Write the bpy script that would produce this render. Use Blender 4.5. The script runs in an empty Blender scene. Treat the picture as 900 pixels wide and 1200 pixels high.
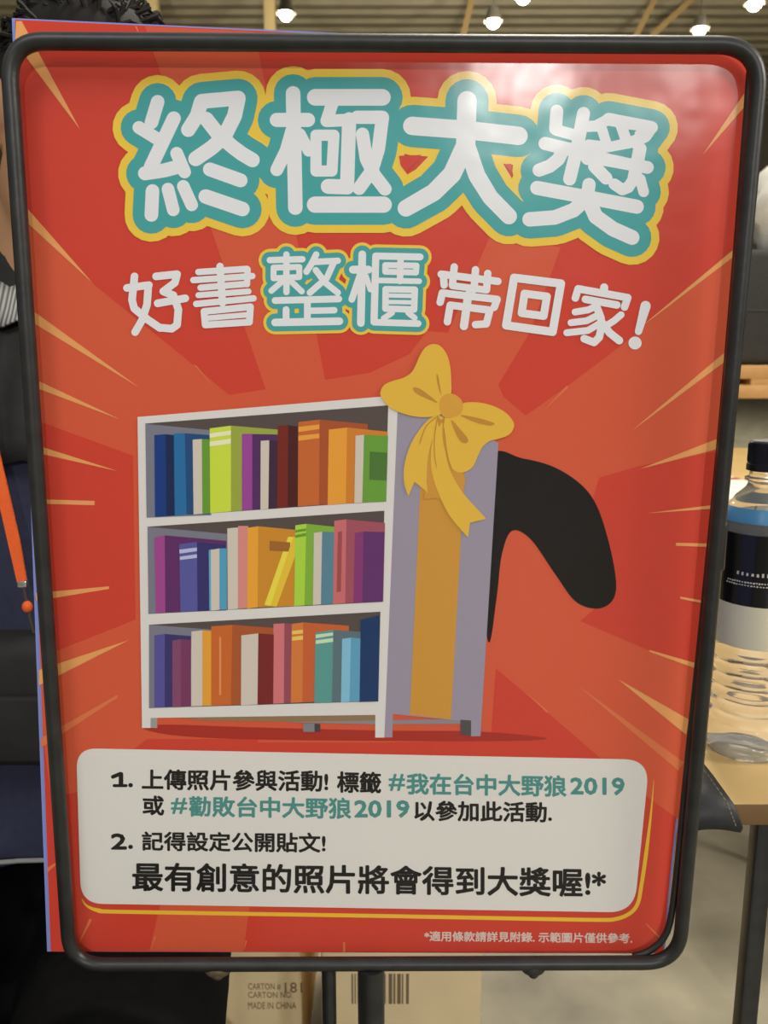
import bpy, bmesh, math, random
from mathutils import Vector, Matrix
from mathutils.geometry import tessellate_polygon
random.seed(7)
PI = math.pi
scene = bpy.context.scene
COL = scene.collection

# ------------------------------------------------------------------ camera
F_PX, TILT, CAM = 950.0, math.radians(10.4), Vector((0, 0, 1.1))      # 900 x 1200 frame
cd = bpy.data.cameras.new('camera'); cam = bpy.data.objects.new('camera', cd); COL.objects.link(cam)
cd.sensor_fit = 'VERTICAL'; cd.sensor_height = 24.0; cd.lens = 24.0 * F_PX / 1200.0
cd.clip_start = 0.02; cd.clip_end = 200
cam.location = CAM; cam.rotation_euler = (PI / 2 - TILT, 0, 0)
cd.dof.use_dof = True; cd.dof.focus_distance = 0.54; cd.dof.aperture_fstop = 9.0
scene.camera = cam

# ------------------------------------------------------------------ world, light, exposure
scene.view_settings.view_transform = 'Standard'; scene.view_settings.look = 'None'
scene.view_settings.gamma = 1.0; scene.view_settings.use_curve_mapping = False
scene.view_settings.exposure = 0.0
w = bpy.data.worlds.new('world'); scene.world = w; w.use_nodes = True
wt = w.node_tree; wb_ = wt.nodes['Background']; wtc = wt.nodes.new('ShaderNodeTexCoord'); wsx = wt.nodes.new('ShaderNodeSeparateXYZ'); wmr = wt.nodes.new('ShaderNodeMapRange')
wb_.inputs[0].default_value = (1.0, .97, .91, 1)
wmr.inputs[1].default_value = -.5; wmr.inputs[2].default_value = .9; wmr.inputs[3].default_value = .13; wmr.inputs[4].default_value = .42   # dim towards the floor, lighter towards the roof
wt.links.new(wtc.outputs['Generated'], wsx.inputs[0]); wt.links.new(wsx.outputs['Z'], wmr.inputs[0]); wt.links.new(wmr.outputs[0], wb_.inputs[1])

def area(name, loc, target, size, power, color=(1, .94, .84)):
    l = bpy.data.lights.new(name, 'AREA'); l.shape = 'DISK'; l.size = size; l.energy = power; l.color = color
    o = bpy.data.objects.new(name, l); COL.objects.link(o); o.location = loc
    o.rotation_euler = (Vector(target) - Vector(loc)).to_track_quat('-Z', 'Y').to_euler()
    return o
area('booth_lamp', (-1.0, -1.2, 2.9), (-.1, .53, 1.05), 0.9, 17.5, (.95, .985, 1))
area('hall_lamp_behind', (3.35, -17.0, 7.2), (0.1, .53, 1.2), 0.8, 680, (1, .98, .94))
area('hall_lamp_behind_right', (6.6, -17.0, 7.1), (0.2, .53, 1.2), 0.8, 250, (1, .98, .94))
area('booth_lamp_right', (3.2, -.3, 2.9), (.5, .8, .7), 0.8, 85, (1, .95, .86))
area('hall_lamp_over_aisle', (1.2, 3.2, 7.0), (.6, 2.4, 0), 1.6, 370, (1, .92, .78))

# ------------------------------------------------------------------ pixel <-> world helpers
FWD = Vector((0, math.cos(TILT), -math.sin(TILT))); UPV = Vector((0, math.sin(TILT), math.cos(TILT))); RGT = Vector((1, 0, 0))
def ray(px, py):
    return RGT * ((px - 450) / F_PX) + UPV * ((600 - py) / F_PX) + FWD
def at(px, py, Y):                     # point at world depth Y
    d = ray(px, py); return CAM + d * (Y / d.y)
def at_z(px, py, Z):
    d = ray(px, py); return CAM + d * ((Z - CAM.z) / d.z)

# ------------------------------------------------------------------ materials
MATS = {}
def lin(c):
    c /= 255.0
    return c / 12.92 if c <= .04045 else ((c + .055) / 1.055) ** 2.4
def mat(name, rgb, rough=.5, spec=.4, metal=0.0, noise=0.0, nscale=30, bump=0.0, srgb=True, gain=1.0, **kw):
    if name in MATS: return MATS[name]
    m = bpy.data.materials.new(name); m.use_nodes = True; nt = m.node_tree; b = nt.nodes['Principled BSDF']
    c = [min(.95, (lin(v) if srgb else v) * gain) for v in rgb] + [1]
    b.inputs['Base Color'].default_value = c; b.inputs['Roughness'].default_value = rough
    b.inputs['Specular IOR Level'].default_value = spec; b.inputs['Metallic'].default_value = metal
    for k, v in kw.items(): b.inputs[k].default_value = v
    if noise or bump:
        tc = nt.nodes.new('ShaderNodeTexCoord'); n = nt.nodes.new('ShaderNodeTexNoise')
        n.inputs['Scale'].default_value = nscale; n.inputs['Detail'].default_value = 6
        nt.links.new(tc.outputs['Object'], n.inputs['Vector'])
        if noise:
            r = nt.nodes.new('ShaderNodeValToRGB')
            r.color_ramp.elements[0].position = .3; r.color_ramp.elements[1].position = .7
            r.color_ramp.elements[0].color = [max(0, v * (1 - noise)) for v in c[:3]] + [1]
            r.color_ramp.elements[1].color = [min(1, v * (1 + noise)) for v in c[:3]] + [1]
            nt.links.new(n.outputs['Fac'], r.inputs['Fac']); nt.links.new(r.outputs['Color'], b.inputs['Base Color'])
        if bump:
            bp = nt.nodes.new('ShaderNodeBump'); bp.inputs['Strength'].default_value = bump; bp.inputs['Distance'].default_value = .004
            nt.links.new(n.outputs['Fac'], bp.inputs['Height']); nt.links.new(bp.outputs['Normal'], b.inputs['Normal'])
    MATS[name] = m; return m
INK_GAIN = 1.30                         # prints are seen under about 70 % of full white
def ink(r, g, b):
    return mat('ink_%d_%d_%d' % (r, g, b), (r, g, b), rough=.6, spec=.12, gain=INK_GAIN)
def emis(name, rgb, s):
    m = bpy.data.materials.new(name); m.use_nodes = True; b = m.node_tree.nodes['Principled BSDF']
    b.inputs['Base Color'].default_value = (*rgb, 1); b.inputs['Emission Color'].default_value = (*rgb, 1); b.inputs['Emission Strength'].default_value = s
    MATS[name] = m; return m

# ------------------------------------------------------------------ mesh helpers
def link_mesh(name, bm, m, parent=None, smooth=True):
    me = bpy.data.meshes.new(name); bm.to_mesh(me); bm.free()
    ms = m if isinstance(m, (list, tuple)) else [m]
    for q in ms: me.materials.append(q)
    if smooth:
        me.polygons.foreach_set('use_smooth', [True] * len(me.polygons))
        try: me.set_sharp_from_angle(angle=math.radians(38))
        except Exception: pass
    o = bpy.data.objects.new(name, me); COL.objects.link(o)
    if parent is not None: o.parent = parent
    return o
def tag(o, label=None, cat=None, group=None, kind=None):
    if label: o['label'] = label
    if cat: o['category'] = cat
    if group: o['group'] = group
    if kind: o['kind'] = kind
    return o
def thing(name, loc, label, cat, group=None):
    o = bpy.data.objects.new(name, None); COL.objects.link(o); o.location = loc; o.empty_display_size = .05
    return tag(o, label, cat, group)
def local(root):                        # world -> root-local (roots here are only moved, not turned)
    L = Vector(root.location); return lambda p: Vector(p) - L
def box(bm, lo, hi, bevel=0.0, seg=2, mi=0):
    lo, hi = Vector(lo), Vector(hi)
    r = bmesh.ops.create_cube(bm, size=1.0, matrix=Matrix.Translation((lo + hi) / 2) @ Matrix.Diagonal((*(hi - lo), 1)))
    es = list({e for v in r['verts'] for e in v.link_edges})
    if bevel: bmesh.ops.bevel(bm, geom=es, offset=bevel, segments=seg, affect='EDGES', profile=.5)
    return bm
def tube(bm, pts, r, seg=12, closed=False, cap=True):
    pts = [Vector(p) for p in pts]; n = len(pts); rs = r if isinstance(r, (list, tuple)) else [r] * n
    rings = []; ref = None
    for i, p in enumerate(pts):
        a = pts[(i - 1) % n] if (closed or i > 0) else p
        b = pts[(i + 1) % n] if (closed or i < n - 1) else p
        t = (b - a).normalized()
        if ref is None: ref = t.orthogonal().normalized()
        u = (ref - t * ref.dot(t)).normalized(); ref = u; v = t.cross(u)
        rings.append([bm.verts.new(p + (u * math.cos(2 * PI * k / seg) + v * math.sin(2 * PI * k / seg)) * rs[i]) for k in range(seg)])
    for i in range(n if closed else n - 1):
        A, B = rings[i], rings[(i + 1) % n]
        for k in range(seg): bm.faces.new((A[k], A[(k + 1) % seg], B[(k + 1) % seg], B[k]))
    if cap and not closed:
        bm.faces.new(rings[0][::-1]); bm.faces.new(rings[-1])
    return bm
def lathe(bm, prof, c=(0, 0, 0), seg=40, mi=None):
    c = Vector(c); rings = []
    for r, z in prof:
        rings.append([bm.verts.new(c + Vector((r * math.cos(2 * PI * k / seg), r * math.sin(2 * PI * k / seg), z))) for k in range(seg)] if r > 1e-5 else [bm.verts.new(c + Vector((0, 0, z)))])
    for i, (A, B) in enumerate(zip(rings, rings[1:])):
        for k in range(seg):
            k2 = (k + 1) % seg
            if len(A) == 1 and len(B) == 1: continue
            if len(A) == 1: f = bm.faces.new((A[0], B[k2], B[k]))
            elif len(B) == 1: f = bm.faces.new((A[k], A[k2], B[0]))
            else: f = bm.faces.new((A[k], A[k2], B[k2], B[k]))
            if mi: f.material_index = mi[i]
    return bm
def ell(bm, c, r, rot=None, seg=20, ring=14):
    M = Matrix.Translation(c) @ (rot.to_matrix().to_4x4() if rot else Matrix()) @ Matrix.Diagonal((*r, 1))
    bmesh.ops.create_uvsphere(bm, u_segments=seg, v_segments=ring, radius=1.0, matrix=M); return bm
def rounded(pts, r, n=8):               # 2-D polygon with rounded corners; r a number or one per corner
    out = []; N = len(pts); rs = r if isinstance(r, (list, tuple)) else [r] * N
    for i in range(N):
        p = Vector(pts[i]); a = Vector(pts[i - 1]); b = Vector(pts[(i + 1) % N]); R = rs[i]
        if R <= 0: out.append(p); continue
        p0 = p + (a - p).normalized() * R; p1 = p + (b - p).normalized() * R
        for k in range(n + 1):
            t = k / n; q0 = p0.lerp(p, t * .9 + 0) if False else None
            out.append(p0 * (1 - t) ** 2 + p * 2 * t * (1 - t) + p1 * t * t)
    return out
def spline(pts, n=6, closed=True):      # Catmull-Rom through 2-D or 3-D points
    P = [Vector(p) for p in pts]; N = len(P); out = []
    for i in range(N if closed else N - 1):
        g = (lambda k: P[k % N]) if closed else (lambda k: P[max(0, min(N - 1, k))])
        a, b, c, d = g(i - 1), g(i), g(i + 1), g(i + 2)
        for k in range(n):
            t = k / n
            out.append(.5 * ((2 * b) + (c - a) * t + (2 * a - 5 * b + 4 * c - d) * t * t + (3 * b - 3 * c + d - a) * t ** 3))
    if not closed: out.append(P[-1])
    return out
def remeshed(name, bm, m, parent, voxel, smooth=2):
    o = link_mesh(name, bm, m, None, True)
    mod = o.modifiers.new('r', 'REMESH'); mod.mode = 'VOXEL'; mod.voxel_size = voxel; mod.use_smooth_shade = True
    if smooth:
        s = o.modifiers.new('s', 'SMOOTH'); s.iterations = smooth; s.factor = .5
    dg = bpy.context.evaluated_depsgraph_get(); me = bpy.data.meshes.new_from_object(o.evaluated_get(dg))
    old = o.data; o.modifiers.clear(); o.data = me; bpy.data.meshes.remove(old)
    me.materials.clear()
    for q in (m if isinstance(m, (list, tuple)) else [m]): me.materials.append(q)
    me.polygons.foreach_set('use_smooth', [True] * len(me.polygons)); me.name = name
    if parent is not None: o.parent = parent
    return o

# ================================================================== SETTING
def struct(name, bm, m):
    return tag(link_mesh(name, bm, m, smooth=False), kind='structure')
m_floor = mat('concrete', (138, 132, 113), rough=.42, spec=.5, noise=.34, nscale=5, bump=.25)
nt = m_floor.node_tree; bs = nt.nodes['Principled BSDF']
n2 = nt.nodes.new('ShaderNodeTexNoise'); n2.inputs['Scale'].default_value = 9; n2.inputs['Detail'].default_value = 8
rr = nt.nodes.new('ShaderNodeMapRange'); rr.inputs[3].default_value = .3; rr.inputs[4].default_value = .6
nt.links.new(n2.outputs['Fac'], rr.inputs[0]); nt.links.new(rr.outputs[0], bs.inputs['Roughness'])
bm = bmesh.new(); box(bm, (-16, -20, -.1), (16, 24, 0)); struct('floor', bm, m_floor)
bm = bmesh.new(); box(bm, (-16, 24, 0), (16, 24.2, 8.1)); struct('wall_back', bm, mat('wall_paint', (96, 88, 70), rough=.9, noise=.1, nscale=.6))
for nm, xa, xb in (('wall_left', -16.2, -16), ('wall_right', 16, 16.2)):
    bm = bmesh.new(); box(bm, (xa, 2, 0), (xb, 24.2, 8.1)); struct(nm, bm, MATS['wall_paint'])
m_deck = mat('roof_deck', (146, 135, 106), rough=.6, noise=.06, nscale=3)
bm = bmesh.new()                        # ribbed metal roof deck, ribs running across the hall
y = 9.04; prof = []
while y < 24.0:
    prof += [(y, 8.0), (y + .20, 8.0), (y + .24, 8.09), (y + .40, 8.09)]; y += .44
va = [bm.verts.new((-16, a, b)) for a, b in prof]; vb = [bm.verts.new((16, a, b)) for a, b in prof]
for i in range(len(prof) - 1): bm.faces.new((va[i], va[i + 1], vb[i + 1], vb[i]))
struct('ceiling', bm, m_deck)

m_tan = mat('tan_steel', (196, 172, 120), rough=.6)
m_tan2 = mat('tan_timber', (150, 122, 76), rough=.7)
def column(px0, px1, Y, label):
    a, b = at(px0, 20, Y).x, at(px1, 20, Y).x
    t = thing('hall_column', ((a + b) / 2, Y, 0), label, 'column', None); L = local(t)
    bm = bmesh.new(); box(bm, L((a, Y, 0)), L((b, Y + .25, 8.0)), .02); link_mesh('shaft', bm, m_tan, t)
    bm = bmesh.new(); box(bm, L((a - .12, Y - .12, 0)), L((b + .12, Y + .37, .05)), .01); link_mesh('base_plate', bm, m_tan, t)
column(129, 184, 16.2, 'wide tan column high behind the top left of the red poster')
column(309, 322, 16.2, 'slim tan column rising behind the poster, left of the hall middle')
def strut(segs, Y, label):
    t = thing('roof_truss', at(*segs[0][0], Y), label, 'roof truss'); L = local(t)
    for (p, q) in segs:
        bm = bmesh.new(); A, B = at(*p, Y), at(*q, Y)
        tube(bm, [L(A), L(B)], .075, 4); link_mesh('brace', bm, m_tan2, t, smooth=False)
    zs = at(*segs[0][1], Y)
    xs = [at(*s[1], Y).x for s in segs]
    bm = bmesh.new(); box(bm, L((min(xs) - 2.2, Y - .08, zs.z - .1)), L((max(xs) + 2.2, Y + .08, zs.z + .05)), .01); link_mesh('lower_chord', bm, m_tan2, t)
strut([((561, -34), (538, 62))], 16.6, 'brown roof brace slanting above the middle of the poster')
strut([((782, -30), (735, 62)), ((842, -30), (742, 62))], 17.0, 'pair of brown roof braces slanting above the right of the poster')
m_bulb = emis('lamp_glow', (1.0, 1.0, .9), 14)
m_shade = mat('lamp_metal', (66, 62, 52), rough=.4, metal=.6)
for px, py, lab in ((85, 6, 'bright hall lamp nearest the upper left corner of the poster'),
                    (335, 18, 'bright hall lamp beside the slim tan column'),
                    (578, 27, 'bright hall lamp right of the single roof brace'),
                    (613, -2, 'hall lamp cut by the top edge of the picture, above the middle'),
                    (820, 36, 'bright hall lamp right of the paired roof braces, just above the poster'),
                    (884, 6, 'hall lamp highest and furthest to the right')):
    p = at_z(px, py, 5.7)
    t = thing('pendant_lamp', p, lab, 'lamp', 'hall lamps under the roof')
    bm = bmesh.new(); lathe(bm, [(.03, .22), (.07, .20), (.10, .09), (.13, .015), (.122, .015), (.085, .085), (.0, .13)], seg=20); link_mesh('lamp_shade', bm, m_shade, t)
    bm = bmesh.new(); ell(bm, (0, 0, .01), (.085, .085, .075)); link_mesh('bulb', bm, m_bulb, t)
    pl = bpy.data.lights.new('lamp_light', 'POINT'); pl.energy = 300; pl.color = (1, .95, .84); pl.shadow_soft_size = .1; plo = bpy.data.objects.new('lamp_light', pl); COL.objects.link(plo); plo.parent = t; plo.location = (0, 0, -.12)
    bm = bmesh.new(); tube(bm, [(0, 0, .2), (0, 0, 2.32)], .006, 8); link_mesh('rod', bm, m_shade, t)

# ================================================================== SIGN STAND
m_black = mat('black_steel', (34, 34, 33), rough=.42, spec=.5, noise=.35, nscale=60, bump=.1)
m_worn = mat('worn_steel', (92, 78, 62), rough=.5, noise=.5, nscale=150)
FR_Y, FR_YAW, FR_LEAN = .516, math.radians(.5), math.radians(.3)
def plane(cz, cy, yaw, lean):
    n = Vector((math.sin(yaw) * math.cos(lean), -math.cos(yaw) * math.cos(lean), -math.sin(lean)))
    o = Vector((0, cy, cz)); return o, n
def hit(px, py, pl):
    o, n = pl; d = ray(px, py); return CAM + d * ((o - CAM).dot(n) / d.dot(n))
FRP = plane(.978, FR_Y, FR_YAW, FR_LEAN)
stand = thing('sign_stand', (-.006, FR_Y + .012, 0), 'black steel tube sign stand whose rounded frame holds the red poster', 'sign stand'); SL = local(stand)
corn = [hit(px, py, FRP) for px, py in ((9, 48), (893, 53), (795, 1128), (82, 1131))]
pts = rounded([c for c in corn], [.022, .026, .026, .026], 10)
# straight runs get extra points so the tube reads evenly
bm = bmesh.new(); tube(bm, [SL(p) for p in pts], .0049, 14, closed=True); link_mesh('frame_tube', bm, m_black, stand)
zb = hit(438, 1130, FRP)
bm = bmesh.new(); pz = hit(435, 1165, FRP)
tube(bm, [SL((pz.x, zb.y + .002, zb.z - .003)), SL((pz.x, zb.y + .002, .012))], .0098, 18); link_mesh('pole', bm, m_black, stand)
px_ = hit(385.5, 1165, FRP).x
bm = bmesh.new(); tube(bm, [SL((px_, zb.y + .002, zb.z - .003)), SL((px_, zb.y + .002, .012))], .0053, 14); link_mesh('rod', bm, m_black, stand)
bm = bmesh.new(); lathe(bm, [(0, 0), (.135, 0), (.14, .004), (.137, .010), (.03, .016), (.0, .016)], c=SL((-.02, zb.y + .0, 0)), seg=48); link_mesh('base', bm, m_black, stand)
def lug(px, py, r, m, name='weld_lug'):
    c = hit(px, py, FRP); bm = bmesh.new(); ell(bm, SL(c), r, seg=14, ring=10)
    ell(bm, SL(c) + Vector((0, 0, -r[2] * .5)), (r[0] * .5, r[1], r[2] * .8), seg=12, ring=8); link_mesh(name, bm, m, stand)
bm = bmesh.new(); NB = Vector((0, .0052, 0))
ip = [hit(p[0], p[1], FRP) + NB for p in ((884, 80), (868, 290), (848, 520), (826, 740), (811, 880), (798, 1010), (790, 1076), (781, 1104), (764, 1120), (744, 1127))]
tube(bm, [SL(p) for p in spline(ip, 5, False)], .0024, 10); link_mesh('inner_lip', bm, m_black, stand)
lug(255, 1136, (.010, .005, .006), m_worn); lug(625, 1134, (.009, .005, .006), m_black)
def clip(px, py, w_, h_, side):
    c = hit(px, py, FRP); bm = bmesh.new()
    box(bm, SL(c + Vector((-w_ / 2, -.004, -h_ / 2))), SL(c + Vector((w_ / 2, .0052, h_ / 2))), .003, 3); link_mesh('side_clip', bm, m_black, stand)
clip(842, 640, .009, .034, 1)

# ================================================================== POSTER
PO_Y, PO_YAW, PO_LEAN = FR_Y + .0122, math.radians(.62), math.radians(.05)
POP = plane(.99, PO_Y, PO_YAW, PO_LEAN)
p_base = hit(417, 1116, POP)
poster = thing('poster', p_base, 'red printed poster with white and teal headline held in the black frame', 'poster'); PL = local(poster)
PN = POP[1]
def PP(px, py, depth=0.0):              # a point of the print, lifted off the sheet by depth
    return PL(hit(px, py, POP) + PN * depth)
LAYER = .00007
class Art:                              # flat inks of one printed part
    def __init__(s): s.bm = bmesh.new(); s.m = []; s.n = 0
    def idx(s, m):
        if m not in s.m: s.m.append(m)
        return s.m.index(m)
    def poly(s, pts, m, layer):
        s.n += 1; d = layer * LAYER + s.n * 3e-7; i = s.idx(m)
        vs = [s.bm.verts.new(PP(p[0], p[1], d)) for p in pts]
        for t in tessellate_polygon([[Vector((p[0], p[1], 0)) for p in pts]]):
            try: s.bm.faces.new([vs[k] for k in t]).material_index = i
            except ValueError: pass
    def stroke(s, pts, wd, m, layer):   # round-ended brush line, wd a width or one per point
        P = [Vector((p[0], p[1])) for p in pts]; ws = wd if isinstance(wd, (list, tuple)) else [wd] * len(P)
        for a, b, wa, wb in zip(P, P[1:], ws, ws[1:]):
            t = (b - a)
            if t.length < 1e-6: continue
            t.normalize(); ang = math.atan2(t.y, t.x); q = []
            for k in range(11): th = ang + PI / 2 + PI * k / 10; q.append((a.x + wa / 2 * math.cos(th), a.y + wa / 2 * math.sin(th)))
            for k in range(11): th = ang - PI / 2 + PI * k / 10; q.append((b.x + wb / 2 * math.cos(th), b.y + wb / 2 * math.sin(th)))
            s.poly(q, m, layer)
    def mesh(s, me, f, m, layer):       # drop a flat mesh through f: (x, y) -> pixel
        s.n += 1; d = layer * LAYER + s.n * 3e-7; i = s.idx(m)
        vs = [s.bm.verts.new(PP(*f(v.co.x, v.co.y), d)) for v in me.vertices]
        for p in me.polygons:
            try: s.bm.faces.new([vs[k] for k in p.vertices]).material_index = i
            except ValueError: pass
    def done(s, name, parent): return link_mesh(name, s.bm, s.m, parent, smooth=False)
def zoom(ox, oy, sc):
    return lambda *pts: [(ox + p[0] / sc, oy + p[1] / sc) for p in pts]

# --- board and printed sheet
PC = [(17.5, 23), (888, 63), (870, 290), (850, 520), (827, 740), (803, 868), (796, 925), (785, 1027), (777, 1117), (59.5, 1115), (38, 520)]
BC = [(13.5, 20.8), (890.5, 61), (872, 290), (852, 520), (829, 740), (805.3, 868), (798.3, 925), (787.3, 1027), (779, 1118), (55, 1115.5), (33, 520)]
bm = bmesh.new()
va = [bm.verts.new(PP(p[0], p[1], -.0004)) for p in BC]; vb = [bm.verts.new(PP(p[0], p[1], -.0034)) for p in BC]
bm.faces.new(va); bm.faces.new(vb[::-1])
for i in range(len(va)): bm.faces.new((va[i], vb[i], vb[(i + 1) % len(va)], va[(i + 1) % len(va)]))
bo = link_mesh('backing_board', bm, mat('lilac_board', (124, 136, 200), rough=.6, gain=1.25), poster, smooth=False); bo['label'] = 'lilac blue backing board edge'
RED, ORG = ink(194, 62, 47), ink(200, 84, 57)
TAN, TAN2 = ink(216, 152, 92), ink(206, 112, 70)
A = Art()
A.poly(PC, RED, 0)
for q in ([(170, 31), (298, 37), (371, 393), (384, 460), (345, 474), (318, 476), (247, 267)],
          [(31, 246), (108, 332), (227, 428), (300, 490), (300, 880), (60, 935), (50, 860)],
          [(577, 270), (657, 290), (620, 391), (584, 451), (590, 465), (616, 487), (664, 453), (724, 408), (866, 289), (845, 528), (749, 546), (702, 560), (690, 600), (703, 660), (712, 700), (680, 728), (760, 762), (815, 778), (803, 890), (795, 960), (760, 935), (702, 887), (581, 783), (575, 867), (450, 870), (160, 870), (160, 480), (433, 437), (480, 415), (500, 388), (525, 390)],
          [(188, 1060), (293, 1060), (285, 1115), (175, 1114)],):
    A.poly(q, ORG, 1)
for q in ([(41, 492), (156, 534), (159, 726), (53, 768)], [(172, 866), (150, 884), (302, 884), (300, 866)], [(60, 935), (90, 905), (160, 880), (60, 880)][:0] or [(172, 866), (302, 866), (302, 884), (172, 884)]):
    A.poly(q, RED, 2)
rays = [[(18, 50), (19, 25), (25.5, 25), (94, 152)], [(31, 243), (33, 262), (109, 332)], [(37, 363), (38.5, 378), (163, 454)],
        [(40, 444), (41, 454), (141.5, 491.7)], [(44, 522), (45, 531), (138, 552)], [(44, 585), (111, 587), (111, 592), (44, 590)],
        [(42, 695), (128, 687), (128, 690), (43, 704)], [(45.7, 785), (151, 750), (45.9, 803)],
        [(879.8, 98), (878.5, 118), (822.7, 182.5)], [(745, 388), (866, 287), (866, 296)],
        [(740.6, 504.5), (855, 408), (853, 421)], [(750, 549.5), (846, 512), (845, 525)], [(757, 601.5), (838, 591.5), (838, 596)],
        [(792, 636), (833, 637), (833, 641), (792, 639.5)], [(797, 699), (824, 704), (824, 707), (797, 701.5)],
        [(760.7, 761.5), (815, 777), (814.5, 783), (761, 763.5)], [(724, 795.7), (807, 843), (804, 861)]]
for q in rays: A.poly(q, TAN, 3)
for q in ([(48, 865), (137.7, 814), (138.5, 817), (48.4, 876)], [(676.7, 803), (801, 893), (795, 903)], [(615, 810), (642, 833), (641, 835.5)],
          [(664, 452), (666, 454), (636, 482)], [(227, 427), (230, 428), (252, 455)], [(55, 1017), (68, 1009), (68, 1011.5), (56, 1022)], [(91, 1108), (105, 1076), (108, 1078)],
          [(181, 1097), (183, 1097), (176, 1115)], [(287.5, 1102), (289.5, 1102), (286, 1115)], [(402, 1104), (404.5, 1104), (404.5, 1115.5), (402, 1115.5)],
          [(158, 31), (160.5, 31), (166, 47)], [(756, 1082), (757.5, 1082), (776, 1100), (774, 1101)]):
    A.poly(q, TAN2, 3)
A.done('printed_sheet', poster)

# --- headline: four big rounded characters with teal and yellow borders
WHITE, TEAL, YEL = ink(215, 216, 221), ink(66, 152, 154), ink(222, 188, 66)
z1, z1b, z2 = zoom(20, 60, 3.0), zoom(130, 70, 2.5714), zoom(450, 70, 2.5714)
z26 = zoom(540, 50, 2.647)
big = []
def S(z, w_, *pts): big.append((z(*pts), w_ if isinstance(w_, (int, float)) else list(w_)))
# first character
za = zoom(140, 85, 5.294)
S(za, 16, (238, 183), (218, 250), (200, 310)); S(za, 15, (122, 342), (235, 412)); S(za, 16.5, (338, 286), (195, 588))
S(za, 16.5, (160, 626), (280, 608), (385, 580)); S(za, 15, (356, 502), (405, 618))
S(za, 16, (206, 736), (199, 884)); S(za, 14.8, (302, 724), (335, 853)); S(za, 14.8, (397, 707), (449, 822))
S(za, 17, (508, 182), (482, 270), (428, 356)); S(za, 17.5, (512, 180), (737, 160)); S(za, 17.5, (737, 165), (715, 270), (650, 400), (570, 470), (474, 536)); S(za, 17, (540, 290), (610, 380), (700, 460), (760, 505), (826, 544))
S(za, 16.3, (562, 602), (752, 670)); S(za, 17, (536, 770), (764, 848))
# second
S(z1b, 15, (500, 182), (594, 182)); S(z1b, 15.5, (549, 102), (556, 446)); S(z1b, 13.5, (545, 215), (528, 275), (500, 332)); S(z1b, 12, (570, 225), (596, 275))
S(z1b, 18, (616, 114), (818, 114)); S(z1b, 13, (668, 130), (650, 185)); S(z1b, 13, (655, 185), (715, 182)); S(z1b, 15, (718, 180), (712, 370)); S(z1b, 16, (712, 384), (655, 382))
S(z1b, 11.5, (618, 228), (672, 228), (666, 336), (618, 336), (618, 228)); 
S(z1b, 14, (742, 174), (818, 174)); S(z1b, 14, (818, 176), (806, 270), (786, 335), (748, 388)); S(z1b, 14, (758, 225), (770, 300), (795, 350), (826, 390))
S(z1b, 17.5, (615, 437), (822, 437))
# third
S(z2, 20, (85, 200), (245, 212), (405, 230)); S(z2, 21, (250, 124), (246, 255)); S(z2, [20, 20, 19, 18], (243, 262), (205, 345), (150, 400), (66, 448)); S(z2, [20, 20, 19, 19], (250, 262), (280, 350), (320, 415), (376, 472))
# fourth
zq = zoom(610, 110, 5.0)
S(zq, 15, (212, 102), (204, 205)); S(zq, 13.5, (206, 212), (305, 240)); S(zq, 15.3, (368, 116), (330, 320), (287, 500)); S(zq, 15.5, (143, 292), (345, 340)); S(zq, 15.5, (248, 330), (220, 385), (170, 425), (108, 448))
S(zq, 13, (395, 192), (440, 190), (515, 150)); S(zq, 15, (515, 150), (766, 198)); S(zq, 14, (766, 198), (730, 250), (640, 290), (520, 318), (415, 305)); S(zq, 12, (470, 190), (505, 300)); S(zq, 13, (590, 190), (620, 280)); S(zq, 12, (690, 190), (700, 250))
S(zq, 15, (400, 305), (390, 380)); S(zq, 15, (390, 368), (560, 398), (742, 432)); S(zq, 15.5, (698, 322), (664, 500)); S(zq, 13.5, (662, 500), (630, 548), (595, 562), (548, 530)); S(zq, 15, (432, 425), (500, 495)); S(zq, 12.5, (700, 500), (720, 575))
S(zq, 16.5, (97, 552), (382, 605), (680, 662)); S(zq, 15.5, (400, 532), (388, 620)); S(zq, 17, (388, 612), (310, 682), (200, 725), (52, 736)); S(zq, 17.5, (392, 612), (440, 720), (540, 792), (652, 842))
for i, (p, w_) in enumerate(big):       # the middle two carry a slightly fatter brush
    if 14 <= i < 31: big[i] = (p, [x + 1.6 for x in w_] if isinstance(w_, list) else w_ + 1.6)
A = Art()
def add(w_, e): return [x + e for x in w_] if isinstance(w_, list) else w_ + e
for p, w_ in big: A.stroke(p, add(w_, 47), YEL, 4)
A.n = 0
for p, w_ in big: A.stroke(p, add(w_, 28), TEAL, 5)
A.n = 0
for p, w_ in big: A.stroke(p, w_, WHITE, 6)
h3 = zoom(450, 70, 2.5714)              # the two small red openings left in the yellow border
A.n = 0
for hole in (((531, 195), (546, 191), (575, 255), (562, 260)), ((634, 210), (678, 215), (655, 243)), ((498, 346), (656, 317), (646, 379)), ((497, 432), (620, 456), (606, 492), (560, 492), (530, 465))): A.poly(zq(*hole), TEAL, 7)
A.n = 0
A.poly(h3((45, 290), (112, 287), (100, 305), (66, 340), (50, 318)), RED, 6); A.poly(h3((362, 315), (383, 314), (388, 345), (378, 335)), RED, 6)
A.done('headline_lettering', poster)

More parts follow.
